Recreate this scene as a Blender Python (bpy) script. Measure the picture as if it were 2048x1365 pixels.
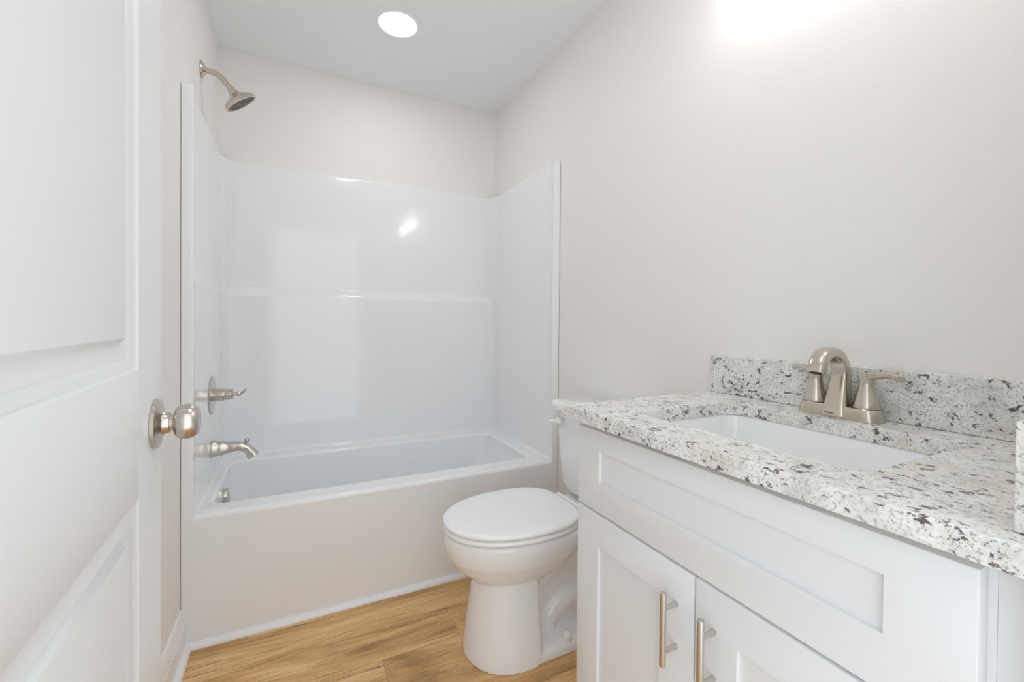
import bpy, bmesh, math
from math import pi, sin, cos, radians
from mathutils import Vector, Matrix

for o in list(bpy.data.objects):
    bpy.data.objects.remove(o, do_unlink=True)
SC = bpy.context.scene
COL = SC.collection

# ------------------------------------------------------------------ camera
F_PX, YAW, PITCH, ROLL, SHY = 870.84, 0.46279, -0.01095, 0.00899, -26.61
CAM = Vector((0.34243, -2.59148, 1.11853))
fw = Vector((sin(YAW)*cos(PITCH), cos(YAW)*cos(PITCH), sin(PITCH)))
rt = Vector((cos(YAW), -sin(YAW), 0))
up = rt.cross(fw)
r2 = rt*cos(ROLL) + up*sin(ROLL)
u2 = -rt*sin(ROLL) + up*cos(ROLL)
cd = bpy.data.cameras.new('camera')
cam = bpy.data.objects.new('camera', cd)
COL.objects.link(cam)
cam.matrix_world = Matrix((
    (r2.x, u2.x, -fw.x, CAM.x), (r2.y, u2.y, -fw.y, CAM.y),
    (r2.z, u2.z, -fw.z, CAM.z), (0, 0, 0, 1)))
cd.sensor_width = 36.0
cd.lens = 36.0*F_PX/2048.0
cd.shift_y = SHY/2048.0
cd.clip_start = 0.01
SC.camera = cam

# ------------------------------------------------------------------ light and exposure
w = bpy.data.worlds.new('world')
SC.world = w
w.use_nodes = True
w.node_tree.nodes['Background'].inputs[0].default_value = (0.90, 0.96, 1.0, 1)
w.node_tree.nodes['Background'].inputs[1].default_value = 1.25
SC.view_settings.view_transform = 'Standard'
SC.view_settings.look = 'None'
SC.view_settings.gamma = 1.0
SC.view_settings.use_curve_mapping = False
SC.view_settings.exposure = 0.60
SC.cycles.max_bounces = 16
SC.cycles.diffuse_bounces = 14
SC.cycles.glossy_bounces = 6
CAN_EMIT = 24.5       # recessed lamp over the tub and the added mid-room fill lamp
VANITY_W = 0.40        # each bulb of the bar over the vanity
SHADE_EMIT = 1.7

# ------------------------------------------------------------------ room numbers (metres)
W, H, T, RIM, S_TOP = 1.498, 2.464, 0.790, 0.448, 1.912
YN = -2.45            # inner face of the wall with the doorway
K = 0.9154            # worktop height
XK = 0.947            # worktop front edge
YV = -1.6725          # worktop far end


# ------------------------------------------------------------------ materials
def mat(name, base, rough=0.5, metal=0.0, coat=0.0, spec=0.5, emit=None, es=0.0):
    m = bpy.data.materials.new(name)
    m.use_nodes = True
    b = m.node_tree.nodes['Principled BSDF']
    b.inputs['Base Color'].default_value = (*base, 1)
    b.inputs['Roughness'].default_value = rough
    b.inputs['Metallic'].default_value = metal
    b.inputs['Coat Weight'].default_value = coat
    b.inputs['Coat Roughness'].default_value = 0.05
    b.inputs['Specular IOR Level'].default_value = spec
    if emit:
        b.inputs['Emission Color'].default_value = (*emit, 1)
        b.inputs['Emission Strength'].default_value = es
    return m


def nt(m):
    return m.node_tree.nodes, m.node_tree.links, m.node_tree.nodes['Principled BSDF']


def noise(m, scale, detail=2.0, rough=0.5, vec=None, dist=0.0):
    N, L, b = nt(m)
    n = N.new('ShaderNodeTexNoise')
    n.inputs['Scale'].default_value = scale
    n.inputs['Detail'].default_value = detail
    n.inputs['Roughness'].default_value = rough
    n.inputs['Distortion'].default_value = dist
    if vec is not None:
        L.new(vec, n.inputs['Vector'])
    return n.outputs['Fac']


def objcoord(m, scale=(1, 1, 1), rot=(0, 0, 0), loc=(0, 0, 0)):
    N, L, b = nt(m)
    tc = N.new('ShaderNodeTexCoord')
    mp = N.new('ShaderNodeMapping')
    mp.inputs['Scale'].default_value = scale
    mp.inputs['Rotation'].default_value = rot
    mp.inputs['Location'].default_value = loc
    L.new(tc.outputs['Object'], mp.inputs['Vector'])
    return mp.outputs['Vector']


def ramp(m, fac, stops):
    N, L, b = nt(m)
    r = N.new('ShaderNodeValToRGB')
    e = r.color_ramp.elements
    while len(e) < len(stops):
        e.new(0.5)
    for i, (p, c) in enumerate(stops):
        e[i].position = p
        e[i].color = (*c, 1) if len(c) == 3 else c
    L.new(fac, r.inputs['Fac'])
    return r.outputs['Color']


def mix(m, fac, a, b_, mode='MIX'):
    N, L, b = nt(m)
    x = N.new('ShaderNodeMix')
    x.data_type = 'RGBA'
    x.blend_type = mode
    for sock, v in ((x.inputs[0], fac), (x.inputs[6], a), (x.inputs[7], b_)):
        if isinstance(v, (int, float)):
            sock.default_value = v
        elif isinstance(v, tuple):
            sock.default_value = (*v, 1)
        else:
            L.new(v, sock)
    return x.outputs[2]


def math_(m, op, a, b_=None, c=None):
    N, L, b = nt(m)
    x = N.new('ShaderNodeMath')
    x.operation = op
    for i, v in enumerate((a, b_, c)):
        if v is None:
            continue
        if isinstance(v, (int, float)):
            x.inputs[i].default_value = v
        else:
            L.new(v, x.inputs[i])
    return x.outputs[0]


def bump(m, h, strength, dist):
    N, L, b = nt(m)
    bp = N.new('ShaderNodeBump')
    bp.inputs['Strength'].default_value = strength
    bp.inputs['Distance'].default_value = dist
    L.new(h, bp.inputs['Height'])
    L.new(bp.outputs['Normal'], b.inputs['Normal'])


def wall_paint():
    m = mat('warm_greige_wall_paint', (0.85, 0.832, 0.81), 0.55, spec=0.3)
    h = noise(m, 150, 4, 0.6, objcoord(m, (1, 1, 1.6)))
    bump(m, h, 0.30, 0.0012)
    return m


def granite():
    m = mat('speckled_white_granite', (0.8, 0.8, 0.76), 0.22, spec=0.45)
    N, L, b = nt(m)
    v = objcoord(m)
    vs = objcoord(m, (1.0, 0.75, 1.0), (0.3, 0.2, 0.5))
    base = ramp(m, noise(m, 26, 5, 0.65, v, 0.6), [
        (0.30, (0.62, 0.64, 0.63)), (0.45, (0.80, 0.80, 0.775)),
        (0.60, (0.90, 0.90, 0.88)), (0.75, (0.78, 0.74, 0.68))])
    fine = ramp(m, noise(m, 210, 4, 0.7, v), [
        (0.36, (0.34, 0.35, 0.34)), (0.475, (0.95, 0.95, 0.95)), (0.66, (1, 1, 0.98))])
    c = mix(m, 0.75, base, fine, 'MULTIPLY')
    # cool translucent grey patches
    g = ramp(m, noise(m, 48, 3, 0.6, objcoord(m, loc=(3, 1, 2)), 0.8), [
        (0.58, (0, 0, 0)), (0.70, (1, 1, 1))])
    c = mix(m, math_(m, 'MULTIPLY', g, 0.35), c, (0.42, 0.46, 0.45))
    # warm feldspar patches
    f_ = ramp(m, noise(m, 11, 4, 0.6, objcoord(m, loc=(5, 8, 1)), 0.5), [(0.50, (0, 0, 0)), (0.66, (1, 1, 1))])
    c = mix(m, math_(m, 'MULTIPLY', f_, 0.40), c, (0.66, 0.585, 0.49))
    # burgundy-black mineral clusters
    cl = ramp(m, noise(m, 15, 3, 0.55, objcoord(m, loc=(7, 2, 5)), 0.5), [
        (0.42, (0, 0, 0)), (0.64, (1, 1, 1))])
    sp = noise(m, 74, 7, 0.74, vs, 0.35)
    spk = math_(m, 'ADD', sp, math_(m, 'MULTIPLY', cl, 0.075))
    sk = ramp(m, spk, [(0.600, (0, 0, 0)), (0.632, (1, 1, 1))])
    dark = ramp(m, noise(m, 75, 2, 0.5, v), [
        (0.42, (0.030, 0.028, 0.045)), (0.60, (0.105, 0.042, 0.050))])
    c = mix(m, math_(m, 'MULTIPLY', sk, 0.90), c, dark)
    # tiny pepper dots
    vo = N.new('ShaderNodeTexVoronoi')
    vo.inputs['Scale'].default_value = 230
    L.new(v, vo.inputs['Vector'])
    dot = ramp(m, vo.outputs['Distance'], [(0.13, (1, 1, 1)), (0.22, (0, 0, 0))])
    gate = ramp(m, noise(m, 60, 2, 0.5, objcoord(m, loc=(1, 9, 4))), [
        (0.52, (0, 0, 0)), (0.60, (1, 1, 1))])
    c = mix(m, math_(m, 'MULTIPLY', math_(m, 'MULTIPLY', dot, gate), 0.8), c, (0.09, 0.08, 0.09))
    L.new(c, b.inputs['Base Color'])
    return m


def oak_floor():
    m = mat('oak_plank_floor', (0.5, 0.32, 0.16), 0.48, spec=0.3)
    N, L, b = nt(m)
    tc = N.new('ShaderNodeTexCoord')
    sx = N.new('ShaderNodeSeparateXYZ')
    L.new(tc.outputs['Object'], sx.inputs[0])
    v = math_(m, 'DIVIDE', math_(m, 'ADD', sx.outputs[1], 1.128), 0.152)
    row = math_(m, 'FLOOR', v)
    u = math_(m, 'DIVIDE', math_(m, 'SUBTRACT', math_(m, 'SUBTRACT', sx.outputs[0], 0.875),
                                 math_(m, 'MULTIPLY', row, 0.27)), 1.22)
    colu = math_(m, 'FLOOR', u)
    wn = N.new('ShaderNodeTexWhiteNoise')
    wn.noise_dimensions = '2D'
    cb = N.new('ShaderNodeCombineXYZ')
    L.new(row, cb.inputs[0])
    L.new(colu, cb.inputs[1])
    L.new(cb.outputs[0], wn.inputs['Vector'])
    rnd = wn.outputs['Value']
    # shifted coordinates so that each plank has its own grain
    cb2 = N.new('ShaderNodeCombineXYZ')
    L.new(math_(m, 'ADD', sx.outputs[0], math_(m, 'MULTIPLY', rnd, 17.0)), cb2.inputs[0])
    L.new(sx.outputs[1], cb2.inputs[1])
    L.new(math_(m, 'MULTIPLY', rnd, 5.0), cb2.inputs[2])

    def mapped(s):
        mp = N.new('ShaderNodeMapping')
        mp.inputs['Scale'].default_value = s
        L.new(cb2.outputs[0], mp.inputs['Vector'])
        return mp.outputs['Vector']
    broad = noise(m, 1.0, 5, 0.6, mapped((1.2, 8.5, 1)), 1.9)
    c = ramp(m, broad, [(0.28, (0.32, 0.180, 0.075)), (0.42, (0.60, 0.355, 0.155)),
                        (0.55, (0.76, 0.475, 0.220)), (0.72, (0.90, 0.625, 0.34))])
    fine = noise(m, 1.0, 7, 0.75, mapped((12, 230, 1)), 0.5)
    c = mix(m, 0.75, c, ramp(m, fine, [(0.32, (0.40, 0.36, 0.32)), (0.48, (0.94, 0.94, 0.94)), (0.66, (1.12, 1.12, 1.12))]), 'MULTIPLY')
    s1 = ramp(m, noise(m, 1.0, 6, 0.66, mapped((1.1, 30, 3)), 2.6), [(0.55, (0, 0, 0)), (0.64, (1, 1, 1))])
    s2 = ramp(m, noise(m, 1.0, 5, 0.7, mapped((7, 150, 6)), 1.0), [(0.44, (0, 0, 0)), (0.60, (1, 1, 1))])
    streak = math_(m, 'MULTIPLY', s1, s2)
    c = mix(m, math_(m, 'MULTIPLY', streak, 0.88), c, (0.13, 0.075, 0.032))
    # a few knots
    kv = N.new('ShaderNodeTexVoronoi')
    kv.inputs['Scale'].default_value = 1.0
    L.new(mapped((2.6, 8.0, 1)), kv.inputs['Vector'])
    kn_ = ramp(m, math_(m, 'ADD', kv.outputs['Distance'], math_(m, 'MULTIPLY', fine, 0.06)), [(0.055, (1, 1, 1)), (0.12, (0, 0, 0))])
    c = mix(m, math_(m, 'MULTIPLY', kn_, 0.7), c, (0.15, 0.085, 0.04))
    tone = math_(m, 'ADD', math_(m, 'MULTIPLY', rnd, 0.16), 0.90)
    hv = N.new('ShaderNodeHueSaturation')
    L.new(c, hv.inputs['Color'])
    L.new(tone, hv.inputs['Value'])
    c = hv.outputs['Color']
    # joints
    fv = math_(m, 'FRACT', v)
    fu = math_(m, 'FRACT', u)
    ev = math_(m, 'MINIMUM', fv, math_(m, 'SUBTRACT', 1.0, fv))
    eu = math_(m, 'MINIMUM', fu, math_(m, 'SUBTRACT', 1.0, fu))
    jv = math_(m, 'LESS_THAN', ev, 0.005)
    ju = math_(m, 'LESS_THAN', eu, 0.0007)
    j = math_(m, 'MULTIPLY', math_(m, 'MAXIMUM', jv, ju), 0.45)
    c = mix(m, j, c, (0.16, 0.10, 0.055))
    L.new(c, b.inputs['Base Color'])
    bump(m, fine, 0.12, 0.0006)
    return m


def brushed(name, base, rough, s=(1, 1, 1), sc=420):
    m = mat(name, base, rough, metal=1.0)
    N, L, b = nt(m)
    n = noise(m, sc, 2, 0.5, objcoord(m, s))
    L.new(math_(m, 'ADD', math_(m, 'MULTIPLY', n, 0.16), rough-0.08), b.inputs['Roughness'])
    return m


M = {
    'wall': wall_paint(),
    'ceiling': mat('flat_white_ceiling_paint', (0.86, 0.875, 0.89), 0.8, spec=0.2),
    'trim': mat('semi_gloss_white_trim_paint', (0.88, 0.89, 0.905), 0.28),
    'door': mat('white_door_paint', (0.765, 0.772, 0.775), 0.34),
    'fibre': mat('glossy_white_fibreglass', (0.862, 0.874, 0.890), 0.07, spec=0.5),
    'porcelain': mat('white_glazed_porcelain', (0.875, 0.885, 0.895), 0.06, coat=0.3),
    'seat': mat('white_seat_plastic', (0.90, 0.91, 0.915), 0.16),
    'cab': mat('white_cabinet_lacquer', (0.80, 0.815, 0.835), 0.38),
    'cabin': mat('cabinet_inner_edge', (0.62, 0.61, 0.58), 0.6),
    'granite': granite(),
    'floor': oak_floor(),
    'nickel': brushed('brushed_nickel', (0.60, 0.555, 0.50), 0.23),
    'nickel_warm': brushed('warm_brushed_nickel', (0.63, 0.575, 0.495), 0.22),
    'steel': brushed('brushed_steel', (0.62, 0.59, 0.55), 0.25, (8, 8, 0.4)),
    'dark': mat('dark_fittings_and_gap_shade', (0.03, 0.03, 0.03), 0.6),  # gasket and aerator colour; also painted shade in drain slot and handle gaps
    'nozzle': mat('grey_nozzle_rubber', (0.16, 0.15, 0.14), 0.5),
    'face': mat('nozzle_plate_grey', (0.45, 0.43, 0.40), 0.35, metal=0.6),
    'lamp': mat('lamp_diffuser', (1, 1, 1), 0.5, emit=(0.975, 0.99, 1.0), es=CAN_EMIT),
    'shade': mat('frosted_lamp_glass', (1, 1, 1), 0.5, emit=(1.0, 0.99, 0.97), es=SHADE_EMIT),
    'print': mat('engraved_lettering', (0.22, 0.18, 0.15), 0.5, metal=0.4),
}


# ------------------------------------------------------------------ helpers
def link(o):
    COL.objects.link(o)
    return o


def finish(name, bm, material, parent=None, ang=38, wn=False, loc=None):
    bmesh.ops.remove_doubles(bm, verts=bm.verts, dist=1e-6)
    bmesh.ops.recalc_face_normals(bm, faces=bm.faces)
    for f in bm.faces:
        f.smooth = True
    a = radians(ang)
    for e in bm.edges:
        if len(e.link_faces) == 2:
            e.smooth = e.calc_face_angle(0.0) < a
    if loc is not None:
        bmesh.ops.translate(bm, vec=-Vector(loc), verts=bm.verts)
    me = bpy.data.meshes.new(name)
    bm.to_mesh(me)
    bm.free()
    me.materials.append(material)
    o = bpy.data.objects.new(name, me)
    link(o)
    if loc is not None:
        o.location = loc
    if parent is not None:
        o.parent = parent
        o.matrix_parent_inverse = parent.matrix_basis.inverted()
    if wn:
        md = o.modifiers.new('wn', 'WEIGHTED_NORMAL')
        md.keep_sharp = True
        md.weight = 100
    return o


def tag(o, label, cat, group=None):
    o['label'] = label
    o['category'] = cat
    if group:
        o['group'] = group
    return o


def thing(name, label, cat, loc, group=None):
    o = bpy.data.objects.new(name, None)
    o.location = loc
    o.empty_display_size = 0.05
    link(o)
    return tag(o, label, cat, group)


def struct(o):
    o['kind'] = 'structure'
    return o


def box(bm, a, b, bev=0.0, seg=3):
    x0, y0, z0 = a
    x1, y1, z1 = b
    vs = [bm.verts.new(p) for p in ((x0, y0, z0), (x1, y0, z0), (x1, y1, z0), (x0, y1, z0),
                                    (x0, y0, z1), (x1, y0, z1), (x1, y1, z1), (x0, y1, z1))]
    fs = [bm.faces.new([vs[i] for i in q]) for q in (
        (0, 3, 2, 1), (4, 5, 6, 7), (0, 1, 5, 4), (1, 2, 6, 5), (2, 3, 7, 6), (3, 0, 4, 7))]
    if bev > 0:
        es = {e for f in fs for e in f.edges}
        bmesh.ops.bevel(bm, geom=list(es), offset=bev, segments=seg, affect='EDGES', profile=0.5)


def loft(bm, loops, closed=True, cap0=False, cap1=False):
    rows = [[bm.verts.new(p) for p in lp] for lp in loops]
    n = len(rows[0])
    for i in range(len(rows)-1):
        for j in range(n if closed else n-1):
            k = (j+1) % n
            a, b, c, d = rows[i][j], rows[i][k], rows[i+1][k], rows[i+1][j]
            try:
                bm.faces.new((a, b, c, d))
            except ValueError:
                pass
    if cap0:
        bm.faces.new(list(reversed(rows[0])))
    if cap1:
        bm.faces.new(rows[-1])
    return rows


def frame_of(axis):
    a = Vector(axis).normalized()
    t = Vector((0, 0, 1)) if abs(a.z) < 0.9 else Vector((1, 0, 0))
    u = t.cross(a).normalized()
    return a, u, a.cross(u)


def lathe(bm, origin, axis, prof, n=48):
    a, u, v = frame_of(axis)
    o = Vector(origin)
    loops = []
    for r, h in prof:
        r = max(r, 1e-5)
        loops.append([o + a*h + (u*cos(2*pi*k/n) + v*sin(2*pi*k/n))*r for k in range(n)])
    loft(bm, loops, True, True, True)


def rrect(x0, x1, y0, y1, r, z, n=8):
    pts = []
    for cx, cy, a0 in ((x1-r, y1-r, 0), (x0+r, y1-r, pi/2), (x0+r, y0+r, pi), (x1-r, y0+r, 1.5*pi)):
        for k in range(n+1):
            a = a0 + (pi/2)*k/n
            pts.append(Vector((cx+r*cos(a), cy+r*sin(a), z)))
    return pts


def catmull(pts, n=8):
    P = [Vector(p) for p in pts]
    P = [P[0]*2-P[1]] + P + [P[-1]*2-P[-2]]
    out = []
    for i in range(1, len(P)-2):
        for k in range(n):
            t = k/n
            out.append(0.5*((2*P[i]) + (P[i+1]-P[i-1])*t + (2*P[i-1]-5*P[i]+4*P[i+1]-P[i+2])*t*t
                            + (-P[i-1]+3*P[i]-3*P[i+1]+P[i+2])*t**3))
    out.append(P[-2])
    return out


def sweep(bm, pts, radii, side, n=28, power=2.0, caps=True):
    """tube along pts; radii = list of (half width along side, half height); superellipse section"""
    m = len(pts)
    side = Vector(side).normalized()
    loops = []
    for i, p in enumerate(pts):
        p = Vector(p)
        d = (Vector(pts[min(i+1, m-1)]) - Vector(pts[max(i-1, 0)])).normalized()
        s = (side - d*side.dot(d)).normalized()
        h = d.cross(s)
        rw, rh = radii[i] if isinstance(radii[i], (tuple, list)) else (radii[i], radii[i])
        lp = []
        for k in range(n):
            a = 2*pi*k/n
            c_, s_ = cos(a), sin(a)
            q = 2.0/power
            lp.append(p + s*(rw*math.copysign(abs(c_)**q, c_)) + h*(rh*math.copysign(abs(s_)**q, s_)))
        loops.append(lp)
    loft(bm, loops, True, caps, caps)


def resamp(vals, n):
    out = []
    m = len(vals)-1
    for i in range(n):
        t = i/(n-1)*m
        k = min(int(t), m-1)
        f = t-k
        f = f*f*(3-2*f)
        out.append(tuple(a*(1-f)+b*f for a, b in zip(vals[k], vals[k+1])))
    return out


# ------------------------------------------------------------------ room shell
FL0, FL1 = -2.85, 0.0
bm = bmesh.new(); box(bm, (-0.12, FL0, -0.06), (W+0.12, 0.12, 0.0))
struct(finish('floor', bm, M['floor']))
bm = bmesh.new(); box(bm, (-0.12, -2.565, H), (W+0.12, 0.12, H+0.08))
ceiling = struct(finish('ceiling', bm, M['ceiling']))
bm = bmesh.new(); box(bm, (-0.12, -2.565, 0.0), (0, 0.0, H))
struct(finish('wall_left', bm, M['wall']))
bm = bmesh.new(); box(bm, (-0.12, 0.0, 0.0), (W+0.12, 0.12, H))
struct(finish('wall_back', bm, M['wall']))
bm = bmesh.new(); box(bm, (W, -2.565, 0.0), (W+0.12, 0.0, H))
struct(finish('wall_right', bm, M['wall']))
DX0, DX1, DZ = 0.155, 0.972, 2.09      # rough doorway
bm = bmesh.new()
box(bm, (0, -2.565, 0), (DX0, YN, H))
box(bm, (DX1, -2.565, 0), (W, YN, H))
box(bm, (DX0, -2.565, DZ), (DX1, YN, H))
struct(finish('wall_front', bm, M['wall']))
bm = bmesh.new()
box(bm, (DX0, -2.567, 0), (DX0+0.02, YN+0.002, DZ))
box(bm, (DX1-0.006, -2.567, 0), (DX1, YN-0.001, DZ))
box(bm, (DX0+0.02, -2.567, DZ-0.02), (DX1-0.006, YN+0.002, DZ))
struct(finish('trim_1', bm, M['trim']))


def baseboard_profile(h=0.118, t=0.015):
    return [(0, 0), (t, 0), (t, h*0.62), (t-0.0015, h*0.64), (t-0.0015, h*0.70), (t-0.003, h*0.72),
            (t-0.0035, h*0.80), (t-0.0065, h*0.86), (t-0.0075, h*0.91), (t-0.0095, h*0.97),
            (t-0.0115, h), (0, h)]


def extrude_y(bm, prof, y0, y1, x0, sx):
    loft(bm, [[Vector((x0+sx*a, y, b)) for a, b in prof] for y in (y0, y1)], True, True, True)


def quarter(r=0.018, n=8):
    return [(0, 0)] + [(r*cos(k*pi/2/n), r*sin(k*pi/2/n)) for k in range(n+1)]


bm = bmesh.new(); extrude_y(bm, baseboard_profile(0.140), YN, -T, 0.0, 1)
struct(finish('baseboard_left', bm, M['trim'], ang=20))
bm = bmesh.new(); extrude_y(bm, baseboard_profile(0.140), -1.69, -T, W, -1)
struct(finish('baseboard_right', bm, M['trim'], ang=20))
# quarter round along the tub and along the left baseboard
bm = bmesh.new()
loft(bm, [[Vector((x, -T-a, b)) for a, b in quarter()] for x in (0.015, W-0.015)], True, True, True)
struct(finish('trim_2', bm, M['trim']))
bm = bmesh.new(); extrude_y(bm, quarter(), YN, -T-0.001, 0.015, 1)
struct(finish('trim_3', bm, M['trim']))
bm = bmesh.new(); extrude_y(bm, quarter(), -1.69, -T-0.001, W-0.015, -1)
struct(finish('trim_4', bm, M['trim']))

# ------------------------------------------------------------------ door leaf
ANG = radians(-1.9)
HINGE = Vector((0.1800, -2.448, 0.0))
DW, DH, DT = 0.705, 2.055, 0.035
door = bpy.data.objects.new('door_1', None)
door.location = (0.1795, -2.448, 0.008)
door.rotation_euler = (0, 0, -ANG)
link(door)
struct(door)
# local: x = outward normal (into the room), y = along the leaf, z = up


def door_face(bm, xs, sgn):
    st = 0.1225
    rows = [(0.0, 0.235), (0.876, 1.043), (1.93, DH)]
    q = lambda y0, y1, z0, z1: bm.faces.new([bm.verts.new((xs, a, b)) for a, b in
                                             ((y0, z0), (y1, z0), (y1, z1), (y0, z1))])
    q(0, st, 0, DH)
    q(DW-st, DW, 0, DH)
    for z0, z1 in rows:
        q(st, DW-st, z0, z1)
    prof = [(0, 0), (.002, .0022), (.005, .0034), (.010, .0042), (.014, .0072), (.018, .0080),
            (.034, .0105), (.037, .0102), (.0435, .0035), (.046, .0030)]
    for z0, z1 in ((0.235, 0.876), (1.043, 1.93)):
        loops = []
        for o_, d_ in prof:
            loops.append([Vector((xs-sgn*d_, a, b)) for a, b in
                          ((st+o_, z0+o_), (DW-st-o_, z0+o_), (DW-st-o_, z1-o_), (st+o_, z1-o_))])
        rws = loft(bm, loops, True)
        bm.faces.new(rws[-1])


bm = bmesh.new()
door_face(bm, 0.0, 1)
door_face(bm, -DT, -1)
for a, b in (((0, 0), (DW, 0)), ((DW, 0), (DW, DH)), ((DW, DH), (0, DH)), ((0, DH), (0, 0))):
    bm.faces.new([bm.verts.new(p) for p in ((0, a[0], a[1]), (0, b[0], b[1]), (-DT, b[0], b[1]), (-DT, a[0], a[1]))])
leaf = finish('door_panel', bm, M['door'], ang=50)
leaf.parent = door
KY, KZ = DW-0.040, 0.957
knob_prof = [(0, 0), (.0355, 0), (.0362, .0010), (.0362, .0055), (.0345, .0064), (.030, .0070), (.0215, .0088),
             (.0175, .0110), (.0158, .0140), (.0150, .0180), (.0148, .0192), (.0138, .0195), (.0138, .0197),
             (.0115, .0199), (.0115, .0245)]
ball = [(.0112, .0238), (.0165, .0243), (.0215, .0262), (.0248, .0300), (.0264, .0360), (.0262, .0420),
        (.0245, .0480), (.0212, .0525), (.0175, .0545), (.0165, .0547), (.0158, .0540), (.0148, .0545), (.008, .0550), (.0, .0552)]
bm = bmesh.new(); lathe(bm, (0, KY, KZ), (1, 0, 0), knob_prof, 56)
kn = finish('knob_rose', bm, M['nickel'], ang=30); kn.parent = door
bm = bmesh.new(); lathe(bm, (0, KY, KZ), (1, 0, 0), ball, 56)
kb = finish('door_knob', bm, M['nickel'], ang=60); kb.parent = door
for zz in (0.25, 1.03, 1.80):
    bm = bmesh.new()
    lathe(bm, (-0.017, -0.0065, zz), (0, 0, 1), [(0.006, 0), (0.006, 0.09)], 16)
    hg = finish('hinge', bm, M['nickel'])
    hg.parent = door

# ------------------------------------------------------------------ one-piece tub and shower surround
tub = thing('bathtub', 'glossy white one-piece alcove bathtub with tall shower surround walls', 'bathtub', (W/2, -T/2, 0))
N_ = 10


def rim_loop(x0, x1, y0, y1, r, z):
    return rrect(x0, x1, y0, y1, r, z, N_)


bm = bmesh.new()
G = 0.0015
loops = []
for z in (0.0, 0.2, RIM-0.016):
    loops.append(rim_loop(G, W-G, -T, -G, 0.0012, z))
for k in range(1, 7):
    a = k*pi/12
    q = 0.016
    loops.append([Vector((p.x, max(p.y, -T+q*(1-cos(a))) if p.y < -T/2 else p.y, RIM-q+q*sin(a)))
                  for p in rim_loop(G, W-G, -T, -G, 0.0012, RIM)])
ox0, ox1, oy0, oy1 = 0.075, 1.398, -0.684, -0.150
for k in range(0, 7):
    a = k*pi/12
    q = 0.014
    o_ = q*sin(a)
    loops.append(rim_loop(ox0+o_-q, ox1-o_+q, oy0+o_-q, oy1-o_+q, 0.052, RIM-q*(1-cos(a))))
bas = [(0.00, 0.06, 0.00, 0.00, 0.055), (0.015, 0.16, 0.05, 0.004, 0.06), (0.03, 0.26, 0.14, 0.012, 0.075),
       (0.045, 0.32, 0.20, 0.022, 0.085), (0.07, 0.355, 0.25, 0.045, 0.09), (0.11, 0.365, 0.30, 0.085, 0.08)]
for dx0, dz, dx1, dy, r in bas:
    loops.append(rim_loop(ox0+dx0, ox1-dx1, oy0+dy, oy1-dy, r, RIM-0.014-dz))
loft(bm, loops, True, False, True)
finish('tub_basin', bm, M['fibre'], tub, ang=70, wn=True)


def fillet(pts, rads, n=6):
    out = [pts[0]]
    for i in range(1, len(pts)-1):
        a, b, c = pts[i-1], pts[i], pts[i+1]
        r = rads[i]
        v1 = (a-b).normalized()
        v2 = (c-b).normalized()
        th = v1.angle(v2)
        t = r/math.tan(th/2)
        t = min(t, (a-b).length*0.48, (c-b).length*0.48)
        p0, p1 = b+v1*t, b+v2*t
        for k in range(n+1):
            s = k/n
            out.append(p0*(1-s)**2 + b*2*s*(1-s) + p1*s*s)
    out.append(pts[-1])
    return out


def surround_loop(z, xl, yb, cx, cy, rf, o=0.0, j=0.036, jo=0.0):
    x = xl+o
    xr = 0.027+o
    y = -(yb+o)
    T0 = T+0.0006
    pts = [(G, -T0), (j, -T0), (x, -T0+0.045), (x, y-cy), (x+cx, y), (W-xr-cx, y), (W-xr, y-cy),
           (W-xr, -T0+0.045), (W-j, -T0), (W-G, -T0)]
    P = [Vector((a, b, 0)) for a, b in pts]
    rad = [0, 0.007, 0.03, rf, rf, rf, rf, 0.03, 0.007, 0]
    f = fillet(P, rad)
    return [Vector((p.x, p.y, z)) for p in f]


LO = dict(xl=0.031, yb=0.058, cx=0.020, cy=0.030, rf=0.030)
UP = dict(xl=0.024, yb=0.026, cx=0.034, cy=0.085, rf=0.012)


def lerp(t):
    return {k: LO[k]*(1-t)+UP[k]*t for k in LO}


bm = bmesh.new()
L_ = [surround_loop(0.0, **LO, o=0.014), surround_loop(RIM-0.002, **LO, o=0.014)]
for k in range(1, 7):
    a = k*pi/12
    q = 0.014
    L_.append(surround_loop(RIM+q*(1-cos(a)), **LO, o=q*(1-sin(a))))
L_.append(surround_loop(0.80, **LO))
z0, z1 = 1.243, 1.292
L_.append(surround_loop(z0, **LO))
for k in range(1, 13):
    t = k/13
    zz = z0 + (z1-z0)*(0.5*t + 0.5*(math.sin(pi*t/2)**1.2))
    s = t*t*(3-2*t)
    L_.append(surround_loop(zz, **lerp(s)))
L_.append(surround_loop(z1, **UP))
L_.append(surround_loop(S_TOP-0.008, **UP))
for k in range(1, 5):
    a = k*pi/8
    L_.append(surround_loop(S_TOP-0.008+0.008*sin(a), **UP, o=-0.008*(1-cos(a))))
last = L_[-1]
top = []
for i, p in enumerate(last):
    if p.y <= -T+0.001:
        top.append(Vector((p.x, p.y, S_TOP)))
    elif p.x < 0.10 and p.y < -0.10:
        top.append(Vector((G, p.y, S_TOP)))
    elif p.x > W-0.10 and p.y < -0.10:
        top.append(Vector((W-G, p.y, S_TOP)))
    else:
        top.append(Vector((min(max(p.x, G), W-G), -G, S_TOP)))
L_.append(top)
loft(bm, L_, False)
finish('shower_surround', bm, M['fibre'], tub, ang=70, wn=True)

# overflow plate (on the left basin wall) and drain
def basin_x(z):
    pts = [(RIM-0.014-dz, ox0+dx) for dx, dz, *_ in bas]
    for (za, xa), (zb, xb) in zip(pts, pts[1:]):
        if zb <= z <= za:
            return xa+(xb-xa)*(za-z)/(za-zb)
    return ox0


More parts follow.
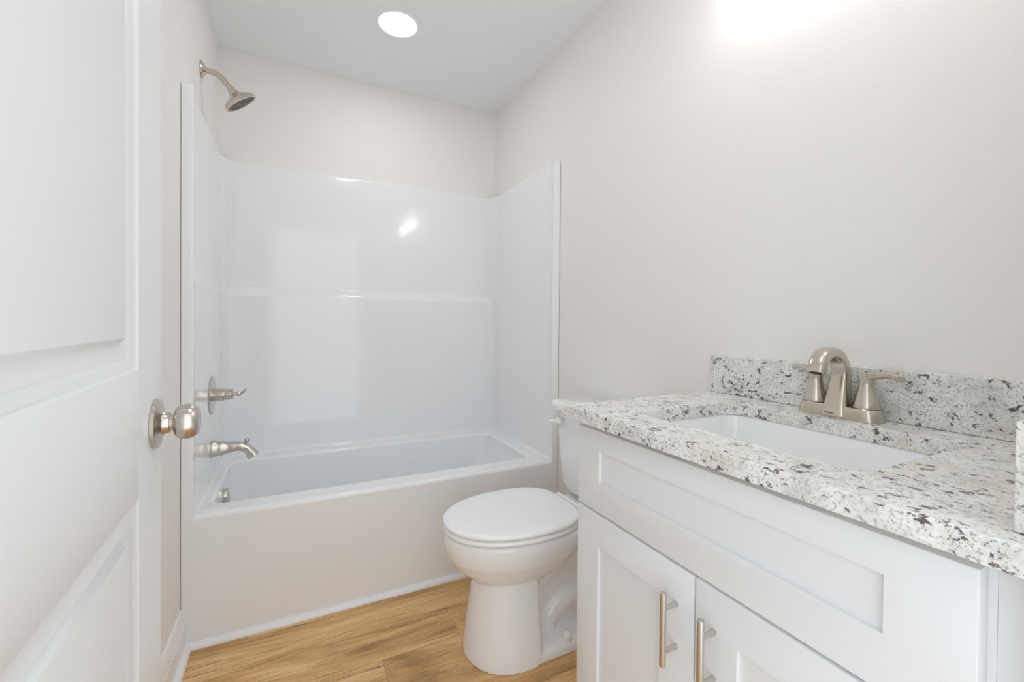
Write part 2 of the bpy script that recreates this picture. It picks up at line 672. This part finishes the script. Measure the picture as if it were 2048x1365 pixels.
ov = thing('overflow_cover', 'brushed nickel round overflow cover on the inner left tub wall', 'overflow cover',
           (basin_x(0.375)-0.001, -0.42, 0.375))
bm = bmesh.new()
lathe(bm, (basin_x(0.375)-0.001, -0.42, 0.375), (1, 0, 0.10),
      [(0.034, 0), (0.034, 0.017), (0.0325, 0.020), (0.028, 0.0212), (0.026, 0.0205), (0, 0.0205)], 48)
finish('cover', bm, M['nickel'], ov, ang=30)
bm = bmesh.new()
box(bm, (basin_x(0.375)+0.012, -0.425, 0.336), (basin_x(0.375)+0.0178, -0.415, 0.3425), 0.001)
finish('drain_slot', bm, M['dark'], ov)

# ------------------------------------------------------------------ tub filler spout, valve, shower head
XS = LO['xl']+0.0005
YF = -0.405
sp = thing('tub_spout', 'brushed nickel tub spout with diverter knob under the shower valve', 'tub spout', (XS, YF, 0.579))
bm = bmesh.new()
path = [(XS, YF, .5790), (XS+.004, YF, .5790), (XS+.03, YF, .5780), (XS+.065, YF, .5795), (XS+.098, YF, .5800), (XS+.122, YF, .572),
        (XS+.140, YF, .554), (XS+.152, YF, .532)]
rad = [(.033, .0355), (.033, .0350), (.0290, .0295), (.0245, .0220), (.0230, .0180), (.0220, .0175), (.0225, .0190), (.0255, .0235)]
pp = catmull(path, 6)
rr = resamp(rad, len(pp))
sweep(bm, pp, rr, (0, 1, 0), 48, 3.2)
finish('spout_body', bm, M['nickel'], sp, ang=50)
bm = bmesh.new()
lathe(bm, (XS+.126, YF, .582), (0.12, 0, 1), [(.0050, 0), (.0050, .012), (.0085, .0145), (.0105, .019), (.0105, .024), (.0080, .028), (0, .029)], 24)
finish('diverter_knob', bm, M['nickel'], sp)

YVL, ZVL = -0.395, 0.8035
va = thing('shower_valve', 'brushed nickel shower valve with round plate and lever above the tub spout', 'shower valve', (XS, YVL, ZVL))
bm = bmesh.new()
lathe(bm, (XS-.001, YVL, ZVL), (1, 0, 0), [(.081, 0), (.082, .002), (.080, .0045), (.062, .0065), (.058, .0060), (.040, .0075), (.0, .0075)], 72)
finish('escutcheon', bm, M['nickel'], va, ang=40)
bm = bmesh.new()
lathe(bm, (XS, YVL, ZVL), (1, 0, 0), [(.026, .005), (.0262, .040), (.0255, .0435), (.0215, .0440), (.0210, .0465)], 48)
finish('sleeve', bm, M['nickel'], va, ang=30)
bm = bmesh.new()
lathe(bm, (XS, YVL, ZVL), (1, 0, 0), [(.0210, .0465), (.0245, .0470), (.0250, .0500), (.0225, .0530), (.0235, .056), (.0215, .071), (.0235, .0725), (.0235, .0765), (.019, .0785), (.009, .0800), (.0075, .085),
                                      (.0085, .089), (.0105, .0930), (.0108, .0975), (.0085, .1030), (.0055, .1060)], 40)
finish('hub', bm, M['nickel'], va, ang=35)
bm = bmesh.new()
q = catmull([(XS+.100, YVL, ZVL), (XS+.108, YVL, ZVL+.003), (XS+.115, YVL-.002, ZVL+.009), (XS+.120, YVL-.006, ZVL+.016)], 5)
sweep(bm, q, resamp([(.0055, .0055), (.006, .005), (.0085, .0045), (.0095, .004)], len(q)), (0, 1, 0), 20, 2.4)
finish('lever', bm, M['nickel'], va, ang=50)

YH, ZH = -0.441, 2.134
sh = thing('wall_shower', 'brushed nickel shower head on a curved arm high on the left wall', 'shower head', (0, YH, ZH))
bm = bmesh.new()
lathe(bm, (0.0005, YH, ZH), (1, 0, 0), [(.034, 0), (.0345, .002), (.033, .0045), (.027, .008), (.019, .014), (.0155, .0165), (.0125, .017)], 48)
finish('escutcheon', bm, M['nickel_warm'], sh, ang=40)
bm = bmesh.new()
q = catmull([(0.004, YH, ZH), (.020, YH, ZH), (.045, YH, ZH-.004), (.066, YH, ZH-.015), (.083, YH, ZH-.033), (.102, YH, ZH-.056)], 8)
sweep(bm, q, [(.0115, .0115)]*len(q), (0, 1, 0), 28)
finish('arm', bm, M['nickel_warm'], sh, ang=50)
hd = Vector((.60, .17, -.78)).normalized()
ho = Vector((.101, YH, ZH-.054))
bm = bmesh.new()
lathe(bm, ho, hd, [(.0135, -.002), (.0150, .000), (.0155, .008), (.0180, .012), (.0190, .016), (.0195, .021), (.0250, .026), (.036, .032), (.050, .040),
                   (.0610, .046), (.0640, .0500), (.0665, .0605), (.0665, .063), (.0640, .0650), (.0615, .0625), (0.0612, .058)], 64)
head = finish('head', bm, M['nickel_warm'], sh, ang=28)
bm = bmesh.new()
lathe(bm, ho, hd, [(.0614, .0575), (.0614, .0605), (0, .0610)], 64)
face = finish('nozzle_plate', bm, M['face'], sh, ang=28)
bm = bmesh.new()
a_, u_, v_ = frame_of(hd)
for rr_, cnt in ((.006, 4), (.015, 9), (.024, 14), (.033, 20), (.042, 26), (.051, 32)):
    for k in range(cnt):
        t = 2*pi*k/cnt + rr_*40
        lathe(bm, ho + (u_*cos(t)+v_*sin(t))*rr_, hd, [(.0027, .059), (.0023, .0635), (.0008, .0640)], 6)
nz = finish('nozzle', bm, M['nozzle'], sh)
nz['kind'] = 'stuff'

# ------------------------------------------------------------------ recessed ceiling light over the tub, plus an unseen fill lamp added mid-room
for LC, lab in ((Vector((0.755, -0.583, H)), 'round white recessed ceiling light glowing above the tub'),
                (Vector((0.755, -1.78, H)), 'added unseen recessed fill light above the middle of the bathroom floor')):
    rl = thing('recessed_light', lab, 'ceiling light', LC, 'recessed ceiling lights')
    bm = bmesh.new()
    lathe(bm, LC, (0, 0, -1), [(.0935, -.0005), (.0940, .0025), (.0915, .0045), (.0850, .0040), (.0800, .0020), (.0780, .0005)], 72)
    finish('trim_ring', bm, M['trim'], rl, ang=50)
    bm = bmesh.new()
    lathe(bm, LC, (0, 0, -1), [(.0785, .0004), (.0785, .0022), (.060, .0035), (0, .0040)], 64)
    finish('diffuser', bm, M['lamp'], rl, ang=50)

# ------------------------------------------------------------------ vanity bar light (above the frame, lights the wall)
vl = thing('vanity_light', 'nickel bar light with three frosted glass shades on the right wall', 'wall light', (W, -2.05, 2.29))
bm = bmesh.new(); box(bm, (W-0.022, -2.36, 2.255), (W-0.0005, -1.74, 2.325), 0.006)
finish('backplate', bm, M['nickel'], vl)
for yy in (-1.83, -2.05, -2.27):
    bm = bmesh.new()
    q = catmull([(W-0.02, yy, 2.29), (W-0.06, yy, 2.295), (W-0.095, yy, 2.285), (W-0.100, yy, 2.255)], 6)
    sweep(bm, q, [(.008, .008)]*len(q), (0, 1, 0), 16)
    finish('lamp_arm', bm, M['nickel'], vl)
    bm = bmesh.new()
    lathe(bm, (W-0.100, yy, 2.26), (0, 0, -1), [(.018, 0), (.030, .008), (.040, .03), (.048, .07), (.052, .105), (.050, .106), (.044, .07), (.0, .066)], 32)
    finish('lamp_shade', bm, M['shade'], vl)
    ld = bpy.data.lights.new('vanity_bulb_light', 'POINT')
    ld.energy = VANITY_W
    ld.color = (0.98, 0.985, 1.0)
    ld.shadow_soft_size = 0.045
    lo = bpy.data.objects.new('vanity_bulb_light', ld)
    lo.location = (W-0.100, yy, 2.10)
    link(lo)

# ------------------------------------------------------------------ vanity cabinet
XD, DTH = 0.977, 0.019       # front plane of the doors, their thickness
XF = XD+DTH
Y0, Y1 = -1.694, -2.416      # far and near sides of the cabinet
vc = thing('vanity_cabinet', 'white shaker bathroom vanity cabinet with one drawer front and two doors', 'cabinet', ((XF+W)/2, (Y0+Y1)/2, 0))
bm = bmesh.new()
for a, b in (((XF+.018, Y0-.018, .0), (W-.001, Y0, .8845)), ((XF+.018, Y1, .0), (W-.001, Y1+.018, .8845))):
    box(bm, a, b)
box(bm, (XF+.018, Y1+.018, .105), (W-.001, Y0-.018, .120))
box(bm, (W-.012, Y1+.018, .12), (W-.001, Y0-.018, .8845))
finish('carcass', bm, M['cab'], vc)
bm = bmesh.new()
box(bm, (XF+.001, Y0-.040, .105), (XF+.018, Y0, .8845))
box(bm, (XF+.001, Y1, .105), (XF+.018, Y1+.040, .8845))
box(bm, (XF+.001, Y1+.04, .845), (XF+.018, Y0-.04, .8845))
box(bm, (XF+.001, Y1+.04, .655), (XF+.018, Y0-.04, .70))
box(bm, (XF+.001, Y1+.04, .105), (XF+.018, Y0-.04, .145))
finish('face_frame', bm, M['cab'], vc)
bm = bmesh.new(); box(bm, (XF+.065, Y1+.018, 0.0), (XF+.08, Y0-.018, .105))
finish('toe_kick', bm, M['cab'], vc)
bm = bmesh.new(); box(bm, (XF+.001, YN+.0005, .0), (XF+.018, Y1-.0001, .8845), 0.0006)
finish('filler_strip', bm, M['cab'], vc)


def shaker(name, ya, yb, za, zb, st, rt_, rb, parent):
    """ya > yb; front at XD facing -x"""
    bm = bmesh.new()
    e = 0.0025
    rec = 0.0065
    bv = 0.0010
    P = lambda x, o: [Vector((x, ya-o, za+o)), Vector((x, yb+o, za+o)), Vector((x, yb+o, zb-o)), Vector((x, ya-o, zb-o))]
    Q = lambda x, o: [Vector((x, ya-st-o, za+rb+o)), Vector((x, yb+st+o, za+rb+o)), Vector((x, yb+st+o, zb-rt_-o)), Vector((x, ya-st-o, zb-rt_-o))]
    loops = [P(XD+DTH, 0), P(XD+e, 0), P(XD+e*.3, e*.3), P(XD, e), Q(XD, 0), Q(XD+bv*.6, bv*.25), Q(XD+rec, bv), Q(XD+rec, bv+.001)]
    loft(bm, loops, True, True, True)
    return finish(name, bm, M['cab'], parent, ang=30)


dfront = shaker('drawer_front', -1.697, -2.4085, 0.6765, 0.8675, 0.082, 0.048, 0.071, vc)
DOORS = [(-1.697, -2.0505, -2.0125), (-2.0545, -2.4085, -2.094)]
for ya, yb, yh in DOORS:
    dr = shaker('door', ya, yb, 0.125, 0.6715, 0.081, 0.073, 0.073, vc)
    xb = 0.9435
    bm = bmesh.new()
    lathe(bm, (xb, yh, .4955), (0, 0, 1), [(.0052, 0), (.0060, .0008), (.0060, .1345), (.0052, .1353), (0, .1354)], 28)
    for zz in (.6005, .5215):
        lathe(bm, (xb, yh, zz), (1, 0, 0), [(.0045, 0), (.0048, .033), (.0048, .0335)], 20)
    hb = finish('handle', bm, M['steel'], dr, ang=30)

# ------------------------------------------------------------------ worktop, splashes, sink
def arc_rect_loop(x0, x1, y0, y1, r, n):
    return [(p.x, p.y) for p in rrect(x0, x1, y0, y1, r, 0, n)]


TH = 0.0305
CX0, CX1, CY0, CY1 = 1.047, 1.380, -2.273, -1.824
bm = bmesh.new()
out = arc_rect_loop(XK, W-.0005, YN+.0005, YV, 0.004, 3)
inn = arc_rect_loop(CX0, CX1, CY0, CY1, 0.042, 10)


def ring_offset(pts, o):
    n = len(pts)
    res = []
    for i in range(n):
        a = Vector(pts[i-1]); b = Vector(pts[i]); c = Vector(pts[(i+1) % n])
        t = ((b-a).normalized() + (c-b).normalized()).normalized()
        res.append((b.x + t.y*o, b.y - t.x*o))
    return res


E_ = 0.0028
top_loops = []
for lp, sgn in ((out, -1), (inn, 1)):
    ls = []
    for o_, dz in ((E_, 0), (E_*.3, E_*.3), (0, E_), (0, TH-.001), (.0008, TH)):
        ls.append([Vector((x, y, K-dz)) for x, y in ring_offset(lp, sgn*o_)])
    rows = loft(bm, ls, True)
    top_loops.append(rows)


def fill_between(bm, ra, rb):
    es = []
    for r in (ra, rb):
        for i in range(len(r)):
            e = bm.edges.get((r[i], r[(i+1) % len(r)]))
            if e is None:
                e = bm.edges.new((r[i], r[(i+1) % len(r)]))
            es.append(e)
    bmesh.ops.triangle_fill(bm, edges=es, use_beauty=True, normal=(0, 0, 1))


fill_between(bm, top_loops[0][0], top_loops[1][0])
fill_between(bm, top_loops[0][-1], top_loops[1][-1])
ct = finish('countertop', bm, M['granite'], ang=30, loc=((XK+W)/2, (YV+YN)/2, K-TH), wn=True)
tag(ct, 'white granite countertop with dark specks and a sink cut-out on the vanity', 'countertop')
bm = bmesh.new(); box(bm, (W-.020, YN+.0215, K+.0003), (W-.0006, YV, K+.1106), 0.0018)
bs = finish('backsplash', bm, M['granite'], loc=(W-.01, -2.06, K), wn=True)
tag(bs, 'long low speckled granite backsplash on the right wall behind the faucet', 'backsplash')
bm = bmesh.new(); box(bm, (0.981, YN+.0006, K+.0003), (W-.0006, YN+.0206, K+.1106), 0.0018)
ss = finish('side_splash', bm, M['granite'], loc=(1.24, YN+.01, K), wn=True)
tag(ss, 'short granite side splash seen edge-on at the right frame edge', 'side splash')

bm = bmesh.new()
zt = K-TH-.0008
sx0, sx1, sy0, sy1 = CX0-.004, CX1+.004, CY0-.004, CY1+.004
L2 = [rrect(sx0-.02, sx1+.02, sy0-.02, sy1+.02, .05, zt-.012, 10), rrect(sx0-.02, sx1+.02, sy0-.02, sy1+.02, .05, zt, 10),
      rrect(sx0, sx1, sy0, sy1, .045, zt, 10)]
for o_, dz, r in ((.003, .004, .045), (.006, .03, .046), (.012, .08, .048), (.018, .110, .05), (.028, .130, .052), (.045, .141, .05), (.07, .145, .04)):
    L2.append(rrect(sx0+o_, sx1-o_, sy0+o_, sy1-o_, r, zt-dz, 10))
L2.append(rrect(sx0+.13, sx1-.13, sy0+.18, sy1-.18, .02, zt-.149, 10))
loft(bm, L2, True, False, True)
sk = thing('sink', 'white rectangular undermount basin set in the granite top', 'sink', ((CX0+CX1)/2, (CY0+CY1)/2, zt-.15))
finish('basin', bm, M['porcelain'], sk, ang=50)
bm = bmesh.new(); lathe(bm, (1.213, -2.048, zt-.1485), (0, 0, 1), [(.021, 0), (.021, .002), (.018, .003), (.015, .0015), (0, .0045)], 32)
finish('drain', bm, M['nickel'], sk)

# ------------------------------------------------------------------ faucet
FX, FY = 1.439, -2.046
fa = thing('faucet', 'brushed nickel two-handle centerset bathroom faucet on the granite countertop', 'faucet', (FX, FY, K))
bm = bmesh.new()


def stadium(hx, hy, z, p=2.6, n=64, cx=FX, cy=FY):
    # long in y, rounded ends
    pts = []
    for k in range(n):
        a = 2*pi*k/n
        c_, s_ = cos(a), sin(a)
        L = hy-hx
        x = hx*math.copysign(abs(c_)**(2/p), c_)
        y = hx*s_ + math.copysign(L, s_)*min(1, abs(s_)*3)
        pts.append(Vector((cx+x, cy+y, z)))
    return pts


loft(bm, [stadium(.0285, .0835, K+.0002, 2.2), stadium(.0285, .0835, K+.002, 2.2), stadium(.0265, .0800, K+.016, 2.2),
          stadium(.0252, .0775, K+.0255, 2.2), stadium(.0240, .0763, K+.0268, 2.2)], True, True, True)
finish('base_plate', bm, M['nickel_warm'], fa, ang=35)
# spout: a broad ribbon rising from the base and arching over the bowl
bm = bmesh.new()
cl = [(FX-.010, FY, K+.001), (FX-.004, FY, K+.030), (FX+.003, FY, K+.068), (FX+.005, FY, K+.096), (FX-.003, FY, K+.122), (FX-.022, FY, K+.1390),
      (FX-.047, FY, K+.1440), (FX-.071, FY, K+.1355), (FX-.0865, FY, K+.1170), (FX-.0925, FY, K+.101)]
rd = [(.0275, .0245), (.0225, .0215), (.0185, .0175), (.0172, .0140), (.0168, .0125), (.0165, .0120), (.0165, .0120), (.0165, .0120), (.0166, .0121), (.0168, .0122)]
q = catmull(cl, 8)
rr = []
for i in range(len(q)):
    t = i/8
    k = min(int(t), len(rd)-2)
    f = t-k
    rr.append(tuple(a*(1-f)+b*f for a, b in zip(rd[k], rd[k+1])))
sweep(bm, q, rr, (0, 1, 0), 56, 3.8)
spout = finish('spout', bm, M['nickel_warm'], fa, ang=45)
bm = bmesh.new()
od = Vector((-.22, 0, -.97))
lathe(bm, Vector(cl[-1])+od*.0004, od, [(.0108, -.001), (.0108, .0012), (.009, .0014), (0, .0014)], 24)
finish('aerator', bm, M['dark'], spout)
for sgn in (1, -1):
    hx, hy = FX+.002, FY+sgn*.0510
    bm = bmesh.new()
    lathe(bm, (hx, hy, K+.0275), (0, 0, 1), [(.0245, 0), (.0248, .0012), (.0225, .010), (.0190, .024), (.0158, .037), (.0140, .047),
                                             (.0138, .054), (.0150, .062), (.0165, .0685), (.0168, .071), (.0150, .0722), (0, .0722)], 44)
    hd_ = finish('handle', bm, M['nickel_warm'], fa, ang=40)
    bm = bmesh.new()
    lathe(bm, (hx, hy, K+.0262), (0, 0, 1), [(.0232, 0), (.0232, .0016)], 32)
    finish('gap_ring', bm, M['dark'], hd_)
    bm = bmesh.new()
    dx, ll = (-.20, 1.0) if sgn < 0 else (.10, .80)
    pth = [(hx-dx*.02, hy-sgn*.008, K+.0930), (hx, hy+sgn*.006, K+.0945), (hx+dx*.06, hy+sgn*.026*ll, K+.0985), (hx+dx*.14, hy+sgn*.048*ll, K+.1035),
           (hx+dx*.20, hy+sgn*.066*ll, K+.1030), (hx+dx*.24, hy+sgn*.078*ll, K+.0995)]
    q = catmull(pth, 6)
    ra = resamp([(.0155, .0055), (.0160, .0065), (.0112, .0062), (.0088, .0055), (.0085, .0055), (.0092, .0062)], len(q))
    sweep(bm, q, ra, (1, 0, 0), 28, 2.4)
    finish('lever', bm, M['nickel_warm'], hd_, ang=50)
# maker's lettering engraved low on the front of the spout
fc = bpy.data.curves.new('lettering', 'FONT')
fc.body = 'Pfister'
fc.size = 0.0072
fc.extrude = 0.00025
fc.align_x = 'CENTER'
fo = bpy.data.objects.new('lettering_source', fc)
link(fo)
bpy.context.view_layer.update()
me = bpy.data.meshes.new_from_object(fo.evaluated_get(bpy.context.evaluated_depsgraph_get()))
bpy.data.objects.remove(fo, do_unlink=True)
me.materials.clear()
me.materials.append(M['print'])
lt = bpy.data.objects.new('lettering', me)
link(lt)
# text x -> -y, text y -> up, facing -x
lt.matrix_world = Matrix(((0, 0.12, -1, FX-.0335), (-1, 0, 0, FY+.004), (0, 1, -.12, K+.0085), (0, 0, 0, 1)))
bpy.context.view_layer.update()
mw = lt.matrix_world.copy()
lt.parent = spout
lt.matrix_parent_inverse = spout.matrix_world.inverted()
lt.matrix_world = mw

# ------------------------------------------------------------------ toilet
YT = -1.232
to = thing('toilet', 'white two-piece toilet with closed lid between the tub and the vanity', 'toilet', (1.15, YT, 0))


def egg(xf, xb, hw, z, pb=3.0, xm=None, n=72, pf=2.0):
    """outline pointing to -x (front); widest at xm"""
    if xm is None:
        xm = xf+(xb-xf)*0.52
    pts = []
    for k in range(n):
        a = 2*pi*k/n
        c_, s_ = cos(a), sin(a)
        if c_ <= 0:
            x = xm + (xm-xf)*(-abs(c_)**(2/pf))
            y = hw*math.copysign(abs(s_)**(2/pf), s_)
        else:
            x = xm + (xb-xm)*abs(c_)**(2/pb)
            y = hw*math.copysign(abs(s_)**(2/pb), s_)
        pts.append(Vector((x, YT+y, z)))
    return pts


bm = bmesh.new()
# bowl
loft(bm, [egg(.905, 1.13, .085, .215), egg(.888, 1.16, .097, .255), egg(.860, 1.195, .118, .275), egg(.823, 1.235, .146, .305), egg(.797, 1.262, .166, .345),
          egg(.786, 1.275, .176, .385), egg(.786, 1.28, .178, .410), egg(.790, 1.28, .175, .420), egg(.800, 1.27, .165, .4235)], True, True, True)
# front column
loft(bm, [egg(.856, 1.085, .146, .0, 9, 1.0), egg(.858, 1.085, .143, .03, 9, 1.0), egg(.866, 1.085, .133, .10, 9, 1.0), egg(.878, 1.085, .120, .18, 9, 1.0),
          egg(.890, 1.085, .106, .27, 9, 1.0)], True, True, True)
# rear body
loft(bm, [egg(1.00, 1.35, .072, .0, 5, 1.1), egg(1.00, 1.35, .066, .10, 5, 1.1), egg(1.00, 1.36, .062, .22, 5, 1.1), egg(1.0, 1.40, .080, .33, 5, 1.1), egg(1.0, 1.44, .110, .38, 5, 1.1)], True, True, True)
# foot plate
loft(bm, [egg(1.00, 1.385, .143, .0, 5, 1.05), egg(1.00, 1.385, .141, .022, 5, 1.05), egg(1.00, 1.380, .128, .036, 5, 1.05), egg(1.01, 1.37, .085, .052, 5, 1.05)], True, True, True)
# deck under the tank
loft(bm, [egg(1.18, 1.455, .110, .365, 8, 1.3, pf=6), egg(1.17, 1.47, .122, .395, 8, 1.3, pf=6), egg(1.17, 1.475, .122, .420, 8, 1.3, pf=6), egg(1.18, 1.47, .116, .4255, 8, 1.3, pf=6)], True, True, True)
# trapway bulges on both sides
for s in (1, -1):
    q = catmull([(1.04, YT+s*.030, .215), (1.11, YT+s*.050, .235), (1.165, YT+s*.055, .275), (1.20, YT+s*.06, .335), (1.21, YT+s*.06, .385)], 6)
    sweep(bm, q, [(.034, .040)]*len(q), (0, 1, 0), 24)
    q = catmull([(1.13, YT+s*.040, .055), (1.16, YT+s*.050, .105), (1.22, YT+s*.054, .140), (1.30, YT+s*.048, .120), (1.34, YT+s*.035, .060)], 6)
    sweep(bm, q, [(.040, .040)]*len(q), (0, 1, 0), 24)
bowl = finish('bowl', bm, M['porcelain'], to, ang=180)
rm = bowl.modifiers.new('remesh', 'REMESH')
rm.mode = 'VOXEL'
rm.voxel_size = 0.0042
rm.use_smooth_shade = True
smd = bowl.modifiers.new('smooth', 'SMOOTH')
smd.factor = 0.5
smd.iterations = 7
for s in (1, -1):
    bm = bmesh.new()
    lathe(bm, (1.185, YT+s*.117, .028), (0, s*.12, 1), [(.0175, 0), (.0172, .012), (.0150, .022), (.0135, .027), (.0095, .0305), (0, .0315)], 28)
    finish('bolt_cap', bm, M['seat'], to, ang=50)


def seat_outline(o, z, n=84):
    xf, xb, hw, xm = .783+o, 1.248-o*.6, .186-o, 1.05
    pts = []
    for k in range(n):
        a = 2*pi*k/n
        c_, s_ = cos(a), sin(a)
        if c_ <= 0:
            x = xm-(xm-xf)*abs(c_)**(2/2.12)
            y = hw*math.copysign(abs(s_)**(2/2.12), s_)
        else:
            p = 3.6
            x = xm+(xb-xm)*abs(c_)**(2/p)
            y = (hw)*math.copysign(abs(s_)**(2/p), s_)*(1-.13*max(0, (x-xm)/(xb-xm))**2)
        pts.append(Vector((x, YT+y, z)))
    return pts


bm = bmesh.new()
loft(bm, [seat_outline(.012, .4265), seat_outline(.003, .4280), seat_outline(.000, .4330), seat_outline(.002, .4400), seat_outline(.007, .4435)], True, True, True)
finish('seat', bm, M['seat'], to, ang=50)
bm = bmesh.new()
Zs = .4482
loft(bm, [seat_outline(.006, Zs), seat_outline(.0005, Zs+.0012), seat_outline(-.001, Zs+.006), seat_outline(.001, Zs+.0115), seat_outline(.006, Zs+.0150), seat_outline(.014, Zs+.0163),
          seat_outline(.060, Zs+.0175), seat_outline(.12, Zs+.0180)], True, True, True)
finish('seat_lid', bm, M['seat'], to, ang=50)
for yy in (-1.40, -1.335):
    bm = bmesh.new(); lathe(bm, (.93, yy+.02, .4225), (0, 0, 1), [(.006, 0), (.006, .005)], 16)
    finish('seat_bumper', bm, M['seat'], to) if yy == -1.335 else bm.free()
bm = bmesh.new()
lathe(bm, (1.272, YT-.085, .446), (0, 1, 0), [(.0085, 0), (.0095, .002), (.0095, .168), (.0085, .17)], 24)
for s in (1, -1):
    box(bm, (1.255, YT+s*.070-.02, .4235), (1.292, YT+s*.070+.02, .444), 0.003)
finish('hinge_bar', bm, M['seat'], to)


def tank_loop(xf, xb, hw, z, r, bow=0.012, n=10):
    pts = rrect(xf, xb, YT-hw, YT+hw, r, z, n)
    out = []
    for p in pts:
        t = (p.y-YT)/hw
        f = max(0.0, (xb-p.x)/(xb-xf))
        out.append(Vector((p.x - bow*(1-t*t)*f, p.y, z)))
    return out


def dens(pts, m=4):
    out = []
    n = len(pts)
    for i in range(n):
        a, b = pts[i], pts[(i+1) % n]
        k = m*3 if (a-b).length > .1 else 1
        for j in range(k):
            out.append(a.lerp(b, j/k))
    return out


def dtank(xf, xb, hw, z, r, bow=0.012):
    base = dens(rrect(xf, xb, YT-hw, YT+hw, r, z, 8))
    out = []
    for p in base:
        t = (p.y-YT)/hw
        f = max(0.0, (xb-p.x)/(xb-xf))
        out.append(Vector((p.x - bow*(1-t*t)*f, p.y, z)))
    return out


bm = bmesh.new()
TKs = [(1.370, 1.455, .115, .440, .030), (1.345, 1.468, .145, .443, .036), (1.335, 1.474, .158, .452, .040), (1.331, 1.478, .164, .475, .040), (1.325, 1.478, .172, .56, .038),
       (1.318, 1.478, .182, .68, .035), (1.314, 1.478, .189, .768, .032)]
loft(bm, [dtank(*a) for a in TKs], True, True, True)
finish('tank', bm, M['porcelain'], to, ang=60)
bm = bmesh.new()
loft(bm, [dtank(1.306, 1.482, .196, .7665, .030), dtank(1.299, 1.484, .202, .7690, .034), dtank(1.297, 1.484, .204, .784, .034), dtank(1.299, 1.484, .202, .7945, .034),
          dtank(1.305, 1.480, .196, .8000, .032), dtank(1.316, 1.472, .186, .8020, .026)], True, True, True)
finish('tank_lid', bm, M['porcelain'], to, ang=60)
bm = bmesh.new(); lathe(bm, (1.392, YT, .422), (0, 0, 1), [(.035, 0), (.035, .02)], 24)
finish('gasket', bm, M['dark'], to)
bm = bmesh.new()
lv = Vector((1.3175, YT+.148, .718))
lathe(bm, lv, (-1, .06, 0), [(.0165, -.003), (.0170, .002), (.0162, .009), (.012, .0125), (0, .013)], 32)
q = catmull([lv+Vector((-.008, 0, 0)), lv+Vector((-.018, .001, 0)), lv+Vector((-.026, .014, -.001)), lv+Vector((-.030, .030, -.003))], 6)
sweep(bm, q, resamp([(.0095, .0095), (.0090, .0090), (.0080, .0085), (.0070, .0080)], len(q)), (0, 0, 1), 16)
finish('flush_lever', bm, M['seat'], to, ang=50)
